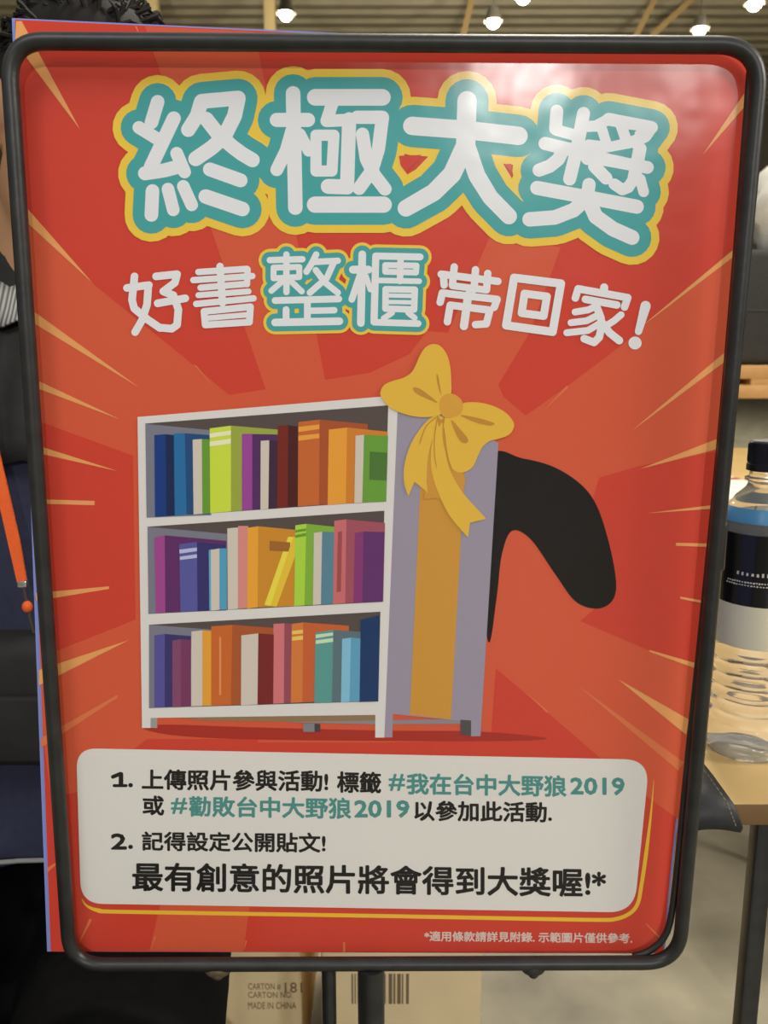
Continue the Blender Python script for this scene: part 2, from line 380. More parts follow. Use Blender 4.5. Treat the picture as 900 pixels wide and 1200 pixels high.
# --- second line
z3, z4 = zoom(130, 280, 2.727), zoom(400, 280, 2.368)
sm = []
def T(z, w_, *pts): sm.append((z(*pts), w_))
white_only = []
T(z3, 8, (52, 157), (122, 148)); T(z3, 8, (76, 120), (68, 195), (75, 222), (118, 258), (158, 285)); T(z3, 8, (120, 150), (116, 210), (100, 260), (78, 298))
T(z3, 8, (145, 120), (212, 113), (205, 140), (168, 168)); T(z3, 8, (150, 206), (238, 190)); T(z3, 8, (172, 170), (200, 180), (216, 225), (212, 275), (195, 287), (160, 284))
T(z3, 7.5, (349, 88), (357, 205)); T(z3, 6.5, (280, 106), (435, 96)); T(z3, 6.5, (437, 98), (435, 145)); T(z3, 6.5, (264, 132), (452, 119)); T(z3, 6.5, (287, 156), (433, 144)); T(z3, 6, (280, 180), (440, 168)); T(z3, 6.5, (273, 208), (456, 190))
T(z3, 7, (298, 232), (446, 217), (443, 266), (302, 275), (298, 232)); T(z3, 5.5, (302, 254), (442, 242))
white_only = [(p, w_ + 1.0) for p, w_ in sm]; sm = []
T(z3, 6.5, (508, 68), (612, 65)); T(z3, 6, (520, 92), (602, 90), (602, 122), (520, 126), (520, 92)); T(z3, 6.5, (561, 50), (561, 170)); T(z3, 6, (552, 132), (513, 166)); T(z3, 6, (572, 132), (610, 168))
T(z3, 6.5, (656, 50), (640, 82), (625, 105)); T(z3, 6.5, (645, 74), (725, 70)); T(z3, 6.5, (712, 76), (690, 125), (636, 172)); T(z3, 6.5, (655, 100), (685, 140), (725, 172))
T(z3, 7, (525, 197), (728, 192)); T(z3, 7, (628, 196), (628, 262)); T(z3, 6.5, (630, 230), (714, 228)); T(z3, 7, (560, 226), (560, 262)); T(z3, 8, (525, 267), (730, 263))
sm = [(p, w_ + 1.0) for p, w_ in sm]; zk = zoom(405, 285, 9.0)
T(zk, 9.3, (78, 280), (240, 280)); T(zk, 9, (176, 118), (161, 842)); T(zk, 8, (152, 340), (66, 592)); T(zk, 6.5, (215, 350), (262, 490))
T(zk, 8.2, (318, 136), (785, 146)); T(zk, 8.4, (318, 138), (300, 830)); T(zk, 7.8, (302, 834), (764, 848))
T(zk, 7, (418, 232), (748, 237), (742, 310), (418, 302), (418, 232)); T(zk, 7.6, (581, 140), (573, 400)); T(zk, 6.6, (330, 393), (776, 402))
T(zk, 7.6, (422, 486), (730, 491), (722, 700), (420, 690), (422, 486)); T(zk, 5, (430, 552), (720, 557)); T(zk, 5, (430, 620), (720, 625)); T(zk, 6.8, (490, 735), (402, 792)); T(zk, 6.8, (660, 735), (728, 788))
boxed = sm[:]; sm = []
T(z4, 7.5, (277, 98), (434, 118)); T(z4, 7.5, (313, 78), (308, 128)); T(z4, 7.5, (372, 86), (368, 140)); T(z4, 7.5, (406, 96), (403, 138)); T(z4, 7, (308, 130), (403, 142)); T(z4, 7.5, (285, 128), (283, 100))
T(z4, 7.5, (274, 176), (280, 150), (432, 168), (424, 190)); T(z4, 8.5, (352, 155), (340, 242)); T(z4, 7.5, (294, 230), (302, 184), (412, 198), (402, 236), (372, 238))
T(z4, 8.5, (479, 108), (609, 124), (586, 258), (457, 240), (479, 108)); T(z4, 8, (508, 152), (570, 160), (561, 214), (500, 206), (508, 152))
sm = [(p, w_ + 1.2) for p, w_ in sm]
zj = zoom(650, 330, 7.5)
T(zj, 9.5, (433, 52), (430, 100)); T(zj, 8.8, (180, 145), (205, 64), (640, 142), (612, 225)); T(zj, 8.8, (268, 156), (545, 206)); T(zj, 8, (370, 215), (290, 250), (178, 268)); T(zj, 8, (370, 300), (280, 345), (142, 362)); T(zj, 8, (400, 365), (290, 430), (105, 450))
T(zj, 9, (365, 215), (405, 320), (405, 420), (390, 490), (345, 535), (258, 502)); T(zj, 8, (582, 292), (520, 345), (440, 395)); T(zj, 9.2, (415, 360), (480, 450), (566, 518))
T(zj, [12, 8.5], (797, 215), (735, 438)); T(zj, 15, (703, 540), (706, 540))
white_only += sm
A = Art()
for p, w_ in boxed: A.stroke(p, add(w_, 19), YEL, 4)
A.n = 0
for p, w_ in boxed: A.stroke(p, add(w_, 12), TEAL, 5)
A.n = 0
for p, w_ in boxed + white_only: A.stroke(p, w_, WHITE, 6)
A.done('subtitle_lettering', poster)

# --- plain dark stand-in for a printed figure, leaning out from behind the bookcase
A = Art()
A.poly(spline([(575, 536), (612, 537), (655, 550), (692, 580), (712, 630), (722, 690), (706, 712), (676, 706), (650, 672), (622, 632), (600, 622), (588, 650), (582, 700), (572, 752), (560, 640)], 6), ink(18, 15, 13), 4)
A.done('dark_stand_in', poster)

# --- bookcase picture
A = Art(); z5 = zoom(150, 450, 2.8125); z6 = zoom(150, 650, 2.8125); z7 = zoom(430, 390, 3.913); z8 = zoom(430, 640, 3.913)
A.poly(spline([(166, 852), (200, 849), (290, 852), (450, 856), (560, 857), (640, 864.5), (600, 868), (450, 868), (285, 866), (200, 861)], 4), ink(160, 46, 36), 4)
A.n = 0
FRONT = ink(208, 205, 204); SIDE = ink(146, 138, 156); DARK = ink(82, 72, 70); WALL = ink(116, 116, 132)
A.poly([(184, 838), (440, 836), (440, 847), (240, 844)], ink(136, 112, 82), 5); A.poly([(330, 846), (552, 842), (552, 848), (440, 848.5)], ink(130, 130, 138), 5)
A.poly(z6((578, 556), (616, 556), (616, 583), (578, 583)), ink(122, 122, 130), 6); A.poly(z6((615, 556), (634, 558), (634, 583), (615, 583)), ink(66, 62, 64), 6)
A.poly([(539.4, 843), (552, 844), (552, 862.3), (539.4, 860.3)], ink(78, 74, 74), 6)
A.poly([(176, 838), (184.5, 838), (184.5, 852.7), (176, 852.7)], ink(150, 146, 146), 6)
A.n = 0
A.poly([(464, 463), (492, 470), (584, 519), (563, 862.3), (551.5, 862.5), (551.5, 845.5), (460.5, 836.5), (459.8, 863.8), (449, 864)], SIDE, 6)
A.poly([(497, 500), (549, 500), (544.2, 553.6), (528.4, 843), (480.3, 837), (492.6, 566)], ink(194, 140, 58), 7)
A.poly([(161.4, 488.6), (445, 465), (466.5, 463.2), (465.5, 490), (450.4, 864), (439.7, 864), (439.8, 837.4), (176.7, 841), (176.7, 852.7), (166.7, 852.7)], FRONT, 7)
A.n = 0
shelves = [((170.6, 496.2), (455, 474.9), (451.5, 586.9), (172, 606.4)), ((173.1, 617), (450.4, 598.3), (448, 705.1), (174.2, 719.3)), ((174.9, 731.8), (445.8, 716.5), (443.3, 821.4), (174.9, 829.5))]
for q in shelves: A.poly(q, DARK, 8)
A.n = 0
A.poly(z5((58, 131), (275, 152), (275, 432), (62, 440)), WALL, 9); A.poly(z5((65, 470), (332, 494), (332, 740), (68, 757)), WALL, 9); A.poly(z6((70, 230), (275, 246), (275, 496), (70, 505)), WALL, 9)
A.n = 0
CRM = (198, 188, 178)
def B(z, front, cf, side=None, cs=None, bands=(), cb=None):
    if side: A.poly(z(*side), ink(*cs), 10)
    A.poly(z(*front), ink(*cf), 11)
    for b in bands: A.poly(z(*b), ink(*cb), 12)
# top shelf
B(z5, [(88, 168), (125, 165), (127, 435), (90, 438)], (24, 56, 124), [(125, 165), (152, 168), (155, 433), (127, 435)], (24, 40, 80))
B(z5, [(152, 163), (188, 162), (194, 430), (155, 433)], (38, 104, 158), [(188, 162), (270, 168), (270, 428), (194, 430)], (32, 72, 118))
B(z5, [(214, 183), (244, 181), (246, 427), (217, 429)], CRM, [(244, 181), (272, 182), (272, 425), (246, 427)], (98, 146, 52))
B(z5, [(376, 165), (410, 163), (410, 414), (376, 417)], (146, 68, 146), [(410, 163), (492, 167), (492, 409), (410, 414)], (80, 44, 94))
B(z5, [(270, 146), (340, 137), (340, 419), (272, 425)], (192, 210, 66), [(340, 137), (495, 150), (495, 166), (378, 164), (376, 417), (340, 419)], (146, 158, 66),
  [[(270, 163), (340, 153), (340, 167), (270, 177)], [(270, 190), (340, 180), (340, 196), (270, 205)]], (222, 224, 190))
B(z5, [(438, 187), (466, 185), (463, 411), (437, 413)], CRM, [(466, 185), (496, 187), (496, 408), (463, 411)], (62, 38, 62))
B(z5, [(494, 138), (528, 135), (527, 405), (492, 409)], (112, 38, 32), [(528, 135), (560, 140), (560, 403), (527, 405)], (72, 30, 30))
B(z5, [(562, 125), (632, 117), (630, 398), (560, 403)], (188, 98, 48), [(632, 117), (790, 132), (790, 390), (630, 398)], (160, 78, 44),
  [[(562, 141), (631, 133), (631, 148), (562, 158)], [(562, 170), (631, 163), (631, 178), (562, 187)]], (230, 152, 66))
A.n += 5
B(z5, [(662, 150), (722, 143), (718, 393), (658, 398)], (220, 150, 54), [(722, 143), (856, 157), (850, 386), (718, 393)], (198, 122, 44))
A.poly(z5((778, 167), (857, 170), (851, 387), (772, 390)), ink(98, 150, 58), 11.5); A.poly(z5((797, 222), (855, 226), (853, 318), (795, 315)), ink(74, 112, 52), 12); A.poly(z5((750, 170), (778, 167), (772, 390), (746, 392)), ink(*CRM), 11.8)
# middle shelf
B(z5, [(88, 505), (122, 498), (124, 752), (93, 755)], (152, 68, 138), [(122, 498), (325, 516), (325, 745), (124, 752)], (90, 44, 98))
B(z5, [(328, 475), (363, 472), (363, 740), (330, 743)], CRM, [(363, 467), (397, 467), (397, 737), (363, 740)], (204, 132, 126))
B(z5, [(395, 473), (430, 468), (428, 735), (393, 739)], (222, 154, 54), [(430, 468), (552, 480), (552, 731), (428, 735)], (194, 132, 44), [[(467, 516), (535, 521), (535, 552), (467, 548)]], (152, 98, 44))
B(z5, [(170, 527), (228, 520), (230, 747), (174, 751)], (84, 84, 152), [(228, 520), (322, 529), (322, 744), (230, 747)], (52, 48, 104),
  [[(170, 545), (228, 538), (228, 550), (171, 558)], [(172, 568), (228, 560), (228, 572), (172, 579)]], (176, 180, 214))
A.n += 4
A.poly(z5((267, 547), (278, 543), (278, 745), (269, 746)), ink(88, 160, 198), 11.6); A.poly(z5((274, 546), (302, 541), (302, 743), (275, 746)), ink(*CRM), 11.7); A.poly(z5((302, 541), (326, 541), (326, 742), (302, 743)), ink(78, 150, 184), 11.7)
A.poly(z5((528, 503), (553, 503), (553, 560), (490, 733), (450, 727)), ink(230, 206, 72), 11.9); A.poly(z5((545, 503), (553, 505), (553, 562), (490, 733), (470, 730)), ink(216, 184, 58), 12.0)
A.poly(z5((588, 460), (684, 470), (684, 723), (582, 728)), ink(122, 166, 58), 12); A.poly(z5((552, 465), (588, 460), (582, 728), (548, 731)), ink(162, 202, 66), 12.2)
for b in ([(552, 481), (587, 475), (587, 483), (552, 489)], [(552, 497), (587, 490), (587, 500), (552, 506)]): A.poly(z5(*b), ink(98, 144, 48), 12.6)
A.poly(z5((640, 486), (685, 487), (681, 723), (636, 725)), ink(84, 126, 146), 12.6); A.poly(z5((613, 490), (640, 486), (636, 725), (610, 727)), ink(*CRM), 12.6)
A.poly(z5((720, 445), (847, 457), (841, 716), (716, 721)), ink(154, 78, 92), 12.6); A.poly(z5((680, 450), (720, 445), (716, 721), (676, 725)), ink(190, 104, 108), 12.8); A.poly(z5((692, 487), (706, 484), (702, 683), (688, 685)), ink(152, 74, 78), 13.2)
A.poly(z5((776, 485), (846, 487), (840, 716), (772, 718)), ink(94, 48, 104), 13.2); A.poly(z5((748, 490), (776, 485), (772, 718), (743, 720)), ink(128, 54, 112), 13.2)
# bottom shelf
A.n = 0
B(z6, [(88, 265), (122, 260), (122, 501), (88, 503)], (82, 78, 148), [(122, 260), (208, 267), (208, 498), (122, 501)], (56, 50, 104))
A.n += 4
A.poly(z6((175, 277), (209, 280), (209, 497), (175, 499)), ink(114, 54, 92), 11.6); A.poly(z6((147, 282), (175, 277), (175, 499), (147, 501)), ink(124, 68, 104), 11.7)
B(z6, [(210, 252), (246, 248), (246, 497), (207, 498)], CRM, [(246, 248), (276, 250), (276, 496), (246, 497)], (216, 152, 56))
B(z6, [(275, 235), (345, 230), (340, 494), (275, 497)], (190, 98, 44), [(345, 230), (480, 240), (478, 490), (340, 494)], (162, 82, 46), [[(301, 270), (308, 270), (308, 460), (301, 462)]], (212, 134, 84))
A.n += 4
A.poly(z6((430, 258), (481, 262), (479, 490), (427, 492)), ink(114, 38, 38), 11.7); A.poly(z6((374, 265), (430, 258), (427, 492), (373, 495)), ink(*CRM), 11.8)
B(z6, [(480, 227), (516, 225), (514, 488), (478, 490)], (198, 112, 116), [(516, 225), (541, 227), (539, 487), (514, 488)], (142, 72, 88))
B(z6, [(540, 227), (578, 222), (575, 485), (537, 487)], (202, 116, 58), [(578, 222), (728, 233), (728, 480), (575, 485)], (188, 92, 52),
  [[(541, 250), (577, 246), (577, 258), (541, 262)], [(541, 270), (577, 265), (577, 279), (541, 282)]], (238, 188, 94))
A.n += 4
A.poly(z6((677, 247), (767, 253), (765, 481), (672, 485)), ink(88, 108, 118), 12.2); A.poly(z6((618, 255), (677, 247), (672, 485), (614, 487)), ink(84, 146, 142), 12.4)
for b in ([(619, 262), (676, 255), (676, 265), (619, 274)], [(619, 281), (676, 273), (676, 286), (619, 293)]): A.poly(z6(*b), ink(188, 212, 180), 12.8)
A.poly(z6((735, 272), (768, 275), (765, 481), (730, 483)), ink(90, 152, 186), 12.8); A.poly(z6((706, 276), (735, 272), (730, 483), (702, 485)), ink(124, 180, 208), 12.9)
A.poly(z6((767, 213), (829, 198), (825, 482), (763, 484)), ink(26, 54, 98), 12.9)
bookcase = A.done('bookcase_picture', poster)

A = Art(); Y1, Y2, Y3 = ink(214, 172, 64), ink(204, 150, 60), ink(182, 130, 52)
A.poly(spline(z7((290, 500), (272, 600), (275, 700), (262, 760), (330, 760), (400, 830), (447, 700), (440, 640), (380, 560), (340, 450)), 4), ink(194, 140, 58), 13.4)
A.n = 0
A.poly(z7(*[(p.x, p.y) for p in spline([(332, 372), (285, 395), (240, 445), (203, 505), (178, 575), (168, 640), (173, 700), (190, 748)], 4, False)] + [(218, 682), (278, 732)] + [(p.x, p.y) for p in spline([(274, 690), (276, 600), (292, 510), (335, 400)], 4, False)]), Y1, 14)
A.poly(spline(z7((430, 328), (470, 318), (530, 322), (590, 340), (640, 370), (672, 412), (668, 445), (645, 470), (600, 486), (560, 497), (530, 522), (510, 560), (490, 605), (465, 630), (430, 640), (400, 630), (380, 600), (368, 540), (358, 470), (352, 400), (380, 370)), 4), Y1, 14.5)
A.n = 0
A.poly(z7(*[(p.x, p.y) for p in spline([(332, 380), (302, 480), (292, 580), (302, 660), (330, 740), (380, 840), (463, 938)], 4, False)] + [(472, 870), (547, 852)] + [(p.x, p.y) for p in spline([(480, 780), (430, 720), (385, 640), (362, 560), (352, 450), (356, 390)], 4, False)]), Y1, 15.3)
A.n = 0
A.poly(spline(z7((345, 345), (330, 378), (240, 386), (150, 365), (95, 335), (63, 290), (66, 258), (85, 235), (120, 220), (170, 205), (205, 180), (225, 145), (242, 105), (265, 70), (295, 53), (325, 55), (350, 75), (370, 110), (382, 160), (386, 220), (383, 285)), 4), Y1, 15.9)
A.poly(spline(z7((331, 338), (338, 300), (365, 279), (400, 282), (430, 305), (440, 335), (432, 365), (400, 385), (360, 388), (340, 372)), 4), Y2, 16.6)
for q in ([(212, 252), (240, 255), (290, 290), (325, 322), (270, 300), (222, 275)], [(318, 190), (328, 205), (340, 286), (324, 240)], [(386, 398), (430, 445), (462, 485), (455, 505), (430, 497), (405, 455)], [(428, 377), (500, 388), (580, 412), (565, 424), (500, 410)]):
    A.poly(spline(z7(*q), 4), Y3, 16.8)
for q in ([(320, 384), (270, 430), (240, 512)], [(322, 392), (308, 500), (320, 620), (370, 726)], [(350, 395), (352, 500), (390, 632)]):
    A.stroke(spline(z7(*q), 5, False), [.5] + [1.1] * 9 + [.4], Y3, 16.8)
A.poly(spline(z7((322, 376), (340, 400), (356, 378), (352, 420), (340, 410), (330, 430)), 3), Y3, 16.7)
bow = A.done('ribbon_bow', bookcase); bow['label'] = 'yellow ribbon bow'

# --- rules panel
A = Art()
A.stroke(spline([(96, 1053), (100.5, 1060), (108, 1064.5), (118, 1067), (132, 1068), (280, 1070.5), (440, 1073), (600, 1076), (700, 1077.7), (722, 1076.5), (738, 1070), (747, 1059), (751, 1040), (757, 1000), (763, 950), (766, 914)], 4, False), [.5, .9, 1.3, 1.7, 2.1, 2.5, 2.9, 3.3, 3.7, 4] + [4.6] * 43 + [4, 3.4, 2.8, 2.2, 1.7, 1.2, .8, .5], ink(226, 176, 54), 4)
A.n = 0
A.poly(rounded([(89.5, 876.5), (761, 890), (743, 1069), (95, 1058.5)], [24, 30, 30, 26], 10), ink(209, 206, 202), 5)
panel = A.done('rules_panel', poster); panel['label'] = 'white rounded rules panel with yellow underline'
def text_mesh(s, bold):
    c = bpy.data.curves.new('t', 'FONT'); c.body = s; c.offset = bold; c.resolution_u = 2
    o = bpy.data.objects.new('t', c); COL.objects.link(o)
    me = bpy.data.meshes.new_from_object(o.evaluated_get(bpy.context.evaluated_depsgraph_get()))
    bpy.data.objects.remove(o); bpy.data.curves.remove(c); return me
def write(A, s, x0, x1, yt0, yb0, yt1, yb1, m, layer, bold=.034, skew=0):   # ink box: left x, right x, top/bottom at left, top/bottom at right
    me = text_mesh(s, 0)
    xs = [v.co.x for v in me.vertices]; ys = [v.co.y for v in me.vertices]
    ax, bx, ay, by = min(xs), max(xs), min(ys), max(ys)
    def f(x, y):
        u = (x - ax) / (bx - ax); v = (y - ay) / (by - ay)
        return (x0 + (x1 - x0) * u + skew * (v - .5), (yb0 + (yb1 - yb0) * u) * (1 - v) + (yt0 + (yt1 - yt0) * u) * v)
    r = bold * abs(yb0 - yt0)
    for k in range(7):                  # bold weight: the glyph repeated around a small circle
        dx, dy = (0, 0) if k == 6 else (r * math.cos(k * PI / 3), r * math.sin(k * PI / 3))
        A.mesh(me, lambda x, y: (f(x, y)[0] + dx, f(x, y)[1] + dy), m, layer)
    bpy.data.meshes.remove(me)
BLK, TL = ink(30, 28, 28), ink(72, 134, 130)
A = Art()
A.stroke([(132.5, 910), (141, 906.5)], 4.5, BLK, 6.2); A.stroke([(142, 907), (142, 919.5)], 5.4, BLK, 6.2); A.stroke([(134, 920.3), (148, 920.3)], 3.6, BLK, 6.2); A.stroke([(153, 919.8), (153.5, 919.8)], 5, BLK, 6.2)
write(A, '上傳照片參與活動!', 167, 384, 901.5, 924.5, 903, 927, BLK, 6.3)
write(A, '標籤', 395.5, 446, 904, 928, 905, 929, BLK, 6.4)
write(A, '#', 456, 474, 907, 926, 907, 926, TL, 6.5, .03)
write(A, '我在台中大野狼', 477, 663, 906, 930, 909, 933, TL, 6.6)
write(A, '2019', 669, 731, 911.5, 930, 911.5, 931, TL, 6.7, .05)
write(A, '或', 168, 192, 932, 954, 933, 955, BLK, 6.2)
write(A, '#', 201, 219, 935, 953, 935, 953, TL, 6.3, .03)
write(A, '勸敗台中大野狼', 222, 411, 933, 956, 935, 959, TL, 6.4)
write(A, '2019', 416, 479, 938, 957, 938, 957, TL, 6.5, .05)
write(A, '以參加此活動.', 486, 646, 938, 961, 940, 963, BLK, 6.6)
write(A, '2', 131, 148, 977, 994.5, 977, 994.5, BLK, 6.2, .055); A.stroke([(153, 992), (153.5, 992)], 5, BLK, 6.2)
write(A, '記得設定公開貼文!', 167, 381, 974.5, 996, 976, 998.5, BLK, 6.3)
write(A, '最有創意的照片將會得到大獎喔!*', 156, 709, 1010.5, 1043, 1017.5, 1050.5, BLK, 6.4, .03)
A.done('rules_lettering', panel)
A = Art()
write(A, '*適用條款請詳見附錄. 示範圖片僅供參考.', 497.5, 740.5, 1091, 1102.5, 1093.5, 1105, ink(208, 186, 176), 4, .03)
A.done('footnote_lettering', poster)

# --- clear cover sheet over the print
m_clear = bpy.data.materials.new('clear_film'); m_clear.use_nodes = True; nt = m_clear.node_tree; nt.nodes.clear()
out = nt.nodes.new('ShaderNodeOutputMaterial'); mx = nt.nodes.new('ShaderNodeMixShader'); tr = nt.nodes.new('ShaderNodeBsdfTransparent'); gl = nt.nodes.new('ShaderNodeBsdfGlossy')
lw = nt.nodes.new('ShaderNodeLayerWeight'); lw.inputs['Blend'].default_value = .5; pw = nt.nodes.new('ShaderNodeMath'); pw.operation = 'POWER'; pw.inputs[1].default_value = 5; fr = nt.nodes.new('ShaderNodeMath'); fr.operation = 'MULTIPLY_ADD'; fr.inputs[1].default_value = .9; fr.inputs[2].default_value = .029
nt.links.new(lw.outputs['Facing'], pw.inputs[0]); nt.links.new(pw.outputs[0], fr.inputs[0])
gl.inputs['Roughness'].default_value = .185; tr.inputs['Color'].default_value = (.985, .985, .98, 1)
tc = nt.nodes.new('ShaderNodeTexCoord'); nz = nt.nodes.new('ShaderNodeTexNoise'); nz.inputs['Scale'].default_value = 22; nz.inputs['Detail'].default_value = 2
bp = nt.nodes.new('ShaderNodeBump'); bp.inputs['Strength'].default_value = .07; bp.inputs['Distance'].default_value = .01
nt.links.new(tc.outputs['Object'], nz.inputs['Vector']); nt.links.new(nz.outputs['Fac'], bp.inputs['Height']); nt.links.new(bp.outputs['Normal'], gl.inputs['Normal'])
nt.links.new(fr.outputs[0], mx.inputs[0]); nt.links.new(tr.outputs[0], mx.inputs[1]); nt.links.new(gl.outputs[0], mx.inputs[2]); nt.links.new(mx.outputs[0], out.inputs['Surface'])
bm = bmesh.new()
q = rounded([(22, 45), (869, 60), (768, 1108), (88, 1108)], [30, 34, 20, 30], 8)
bm.faces.new([bm.verts.new(PP(p.x, p.y, .0058)) for p in q][::-1])
cv = link_mesh('clear_cover', bm, m_clear, poster, smooth=False); cv['label'] = 'clear plastic cover sheet'

# ================================================================== TABLE WITH THE BOTTLE
m_wood = mat('pale_wood', (206, 172, 112), rough=.35, spec=.4, noise=.06, nscale=5)
m_edge = mat('edge_wood', (128, 98, 62), rough=.5, noise=.15, nscale=20)
TZ = .771; TY = .565
def table(name, x0, x1, y0, y1, z, legs, label):
    t = thing(name, ((x0 + x1) / 2, (y0 + y1) / 2, 0), label, 'table'); L = local(t)
    bm = bmesh.new(); box(bm, L((x0, y0, z - .018)), L((x1, y1, z)), .0015)
    for f in bm.faces:
        if abs(f.normal.z) < .7: f.material_index = 1
    link_mesh('tabletop', bm, [m_wood, m_edge], t)
    for lx, ly in legs:
        bm = bmesh.new(); box(bm, L((lx - .0075, ly - .0075, .004)), L((lx + .0075, ly + .0075, z - .018)), .002)
        lg = link_mesh('leg', bm, m_black, t)
        bm = bmesh.new(); box(bm, L((lx - .010, ly - .010, 0)), L((lx + .010, ly + .010, .012)), .002); link_mesh('foot_cap', bm, m_black, lg)
    for ly in sorted({l[1] for l in legs}):
        bm = bmesh.new(); box(bm, L((min(l[0] for l in legs), ly - .006, z - .046)), L((max(l[0] for l in legs), ly + .006, z - .0185)), .002)
        link_mesh('rail', bm, m_black, t)
    return t
lx = at(887, 1080, .595).x
table('work_table', .245, 1.1, TY, 1.15, TZ, [(lx, .60), (1.04, .60), (.64, 1.10), (1.04, 1.10)], 'pale wood topped table with thin black legs under the water bottle')
table('work_table', .62, 2.3, 1.55, 3.2, TZ, [(.86, 1.62), (2.24, 1.62), (1.2, 3.12), (2.24, 3.12)], 'long pale wood table further back, behind the water bottle')

# water bottle
bc = at(871, 878, .655); bcx, bcy = bc.x, .655
bot = thing('water_bottle', (bcx, bcy, TZ), 'clear plastic water bottle with black cap and black label on the wood table', 'bottle')
def pet(name, color, rough, trans):
    m = mat(name, color, rough=rough, spec=.5); b = m.node_tree.nodes['Principled BSDF']; b.inputs['Transmission Weight'].default_value = trans; b.inputs['IOR'].default_value = 1.25; return m
m_pet = pet('clear_plastic', (236, 234, 226), .06, .86)
R = .0335; H = .267
prof = [(0, .004), (.012, .003), (.024, .0), (.030, .002), (R, .010), (R - .001, .018), (R, .024)]
zz = .030
for k in range(6): prof += [(R - .0030, zz), (R - .0004, zz + .004), (R, zz + .0065), (R - .0004, zz + .009)]; zz += .011
prof += [(R - .0016, zz + .001), (R - .0016, .195), (R, .198), (R - .0004, .203), (R - .002, .208), (R - .006, .2145), (.022, .2225), (.0152, .229), (.0138, .232), (.0138, .2345), (.0165, .2355), (.0165, .2375), (.0135, .2385), (.0130, .247)]
bm = bmesh.new(); lathe(bm, prof, seg=56); link_mesh('bottle_body', bm, m_pet, bot)
m_cap = mat('black_cap', (20, 20, 21), rough=.35)
bm = bmesh.new(); cp = []
lathe(bm, [(0, .2675), (.0138, .2675), (.0152, .266), (.0154, .249), (.0160, .2485), (.0160, .2435), (.0150, .2432), (.0135, .2432), (.0132, .25), (0, .25)], seg=56)
cap = link_mesh('cap', bm, m_cap, bot)
bm = bmesh.new()
for k in range(48):
    a = 2 * PI * k / 48; tube(bm, [(.0153 * math.cos(a), .0153 * math.sin(a), .2505), (.0153 * math.cos(a), .0153 * math.sin(a), .2645)], .0005, 5)
link_mesh('cap_ribs', bm, m_cap, cap)
m_lab = mat('black_label', (14, 13, 14), rough=.22, spec=.5); m_lw = mat('white_label', (226, 218, 190), rough=.35); m_lb = mat('blue_print', (78, 140, 178), rough=.3)
RL = R - .0012
bm = bmesh.new()
lathe(bm, [(RL, .100), (RL + .0002, .101), (RL + .0002, .135), (RL + .0002, .136), (RL + .0002, .193), (RL + .0001, .1945)], seg=56, mi=[1, 1, 1, 0, 0])
lb = link_mesh('label_sleeve', bm, [m_lab, m_lw], bot)
bm = bmesh.new(); lathe(bm, [(R + .0000, .2035), (R - .0015, .208), (R - .0055, .2147)], seg=56); link_mesh('shoulder_band', bm, m_lb, bot)
# small white printing on the label, facing the camera
bm = bmesh.new()
def curved(th0, th1, z0, z1, r):
    n = 3; A_ = []; B_ = []
    for k in range(n + 1):
        th = th0 + (th1 - th0) * k / n; A_.append(bm.verts.new((r * math.cos(th), r * math.sin(th), z0))); B_.append(bm.verts.new((r * math.cos(th), r * math.sin(th), z1)))
    for k in range(n): bm.faces.new((A_[k], A_[k + 1], B_[k + 1], B_[k]))
fc = math.atan2(-bcy, -bcx)
for row, (z0, h, n, a0, a1, fill) in enumerate(((.1615, .0030, 12, -.5, .9, .55), (.1555, .0011, 24, -.75, .8, .72), (.1530, .0011, 22, -.78, .75, .7))):
    for k in range(n):
        a = fc + a0 + (a1 - a0) * k / n; curved(a, a + (a1 - a0) / n * fill * random.uniform(.7, 1.1), z0 - .0004 * random.random(), z0 + h * random.uniform(.7, 1), RL + .0005)
link_mesh('label_printing', bm, mat('white_print', (210, 204, 190), rough=.5), lb)

# leather bag slumped over the table corner
m_leath = mat('black_leather', (32, 33, 35), rough=.5, noise=.2, nscale=90, bump=.15)
d0 = at(822, 894, TY).x
bag = thing('leather_bag', (.25, TY, TZ), 'black leather bag with tan stitching slumped over the near corner of the wood table', 'bag'); L = local(bag)
def tab(px, py): return at_z(px, py, TZ + .003)
P_top = [(tab(822, 893)), (tab(846, 924)), (tab(866, 947))]
rows = []
left = .225
edge_y = TY - .010
outl = [(at(822, 893, .60)), ]
bm = bmesh.new()
# cross-rows from the back of the bag to its hanging lip: (y, z, right-hand x)
secs = [(.645, TZ + .008, at_z(822, 893, TZ).x - .012), (.615, TZ + .0095, tab(826, 904).x), (.590, TZ + .0095, tab(840, 922).x), (.572, TZ + .009, tab(852, 938).x), (.561, TZ + .003, at(860, 950, .561).x), (.555, TZ - .005, at(867, 961, .555).x), (.553, TZ - .013, at(872, 970, .553).x), (.554, TZ - .018, at(869, 977, .554).x)]
n = 10; G = []
for (y_, z_, xr) in secs:
    G.append([bm.verts.new(L((left + (xr - left) * (k / n), y_, z_ + .003 * math.sin(PI * k / n)))) for k in range(n + 1)])
for a, b in zip(G, G[1:]):
    for k in range(n): bm.faces.new((a[k], a[k + 1], b[k + 1], b[k]))
bmesh.ops.recalc_face_normals(bm, faces=bm.faces[:])
ob = link_mesh('bag_body', bm, m_leath, bag)
sd = ob.modifiers.new('thick', 'SOLIDIFY'); sd.thickness = .009; sd.offset = -1
bv = ob.modifiers.new('bev', 'BEVEL'); bv.width = .003; bv.segments = 3; bv.limit_method = 'ANGLE'
bm = bmesh.new()
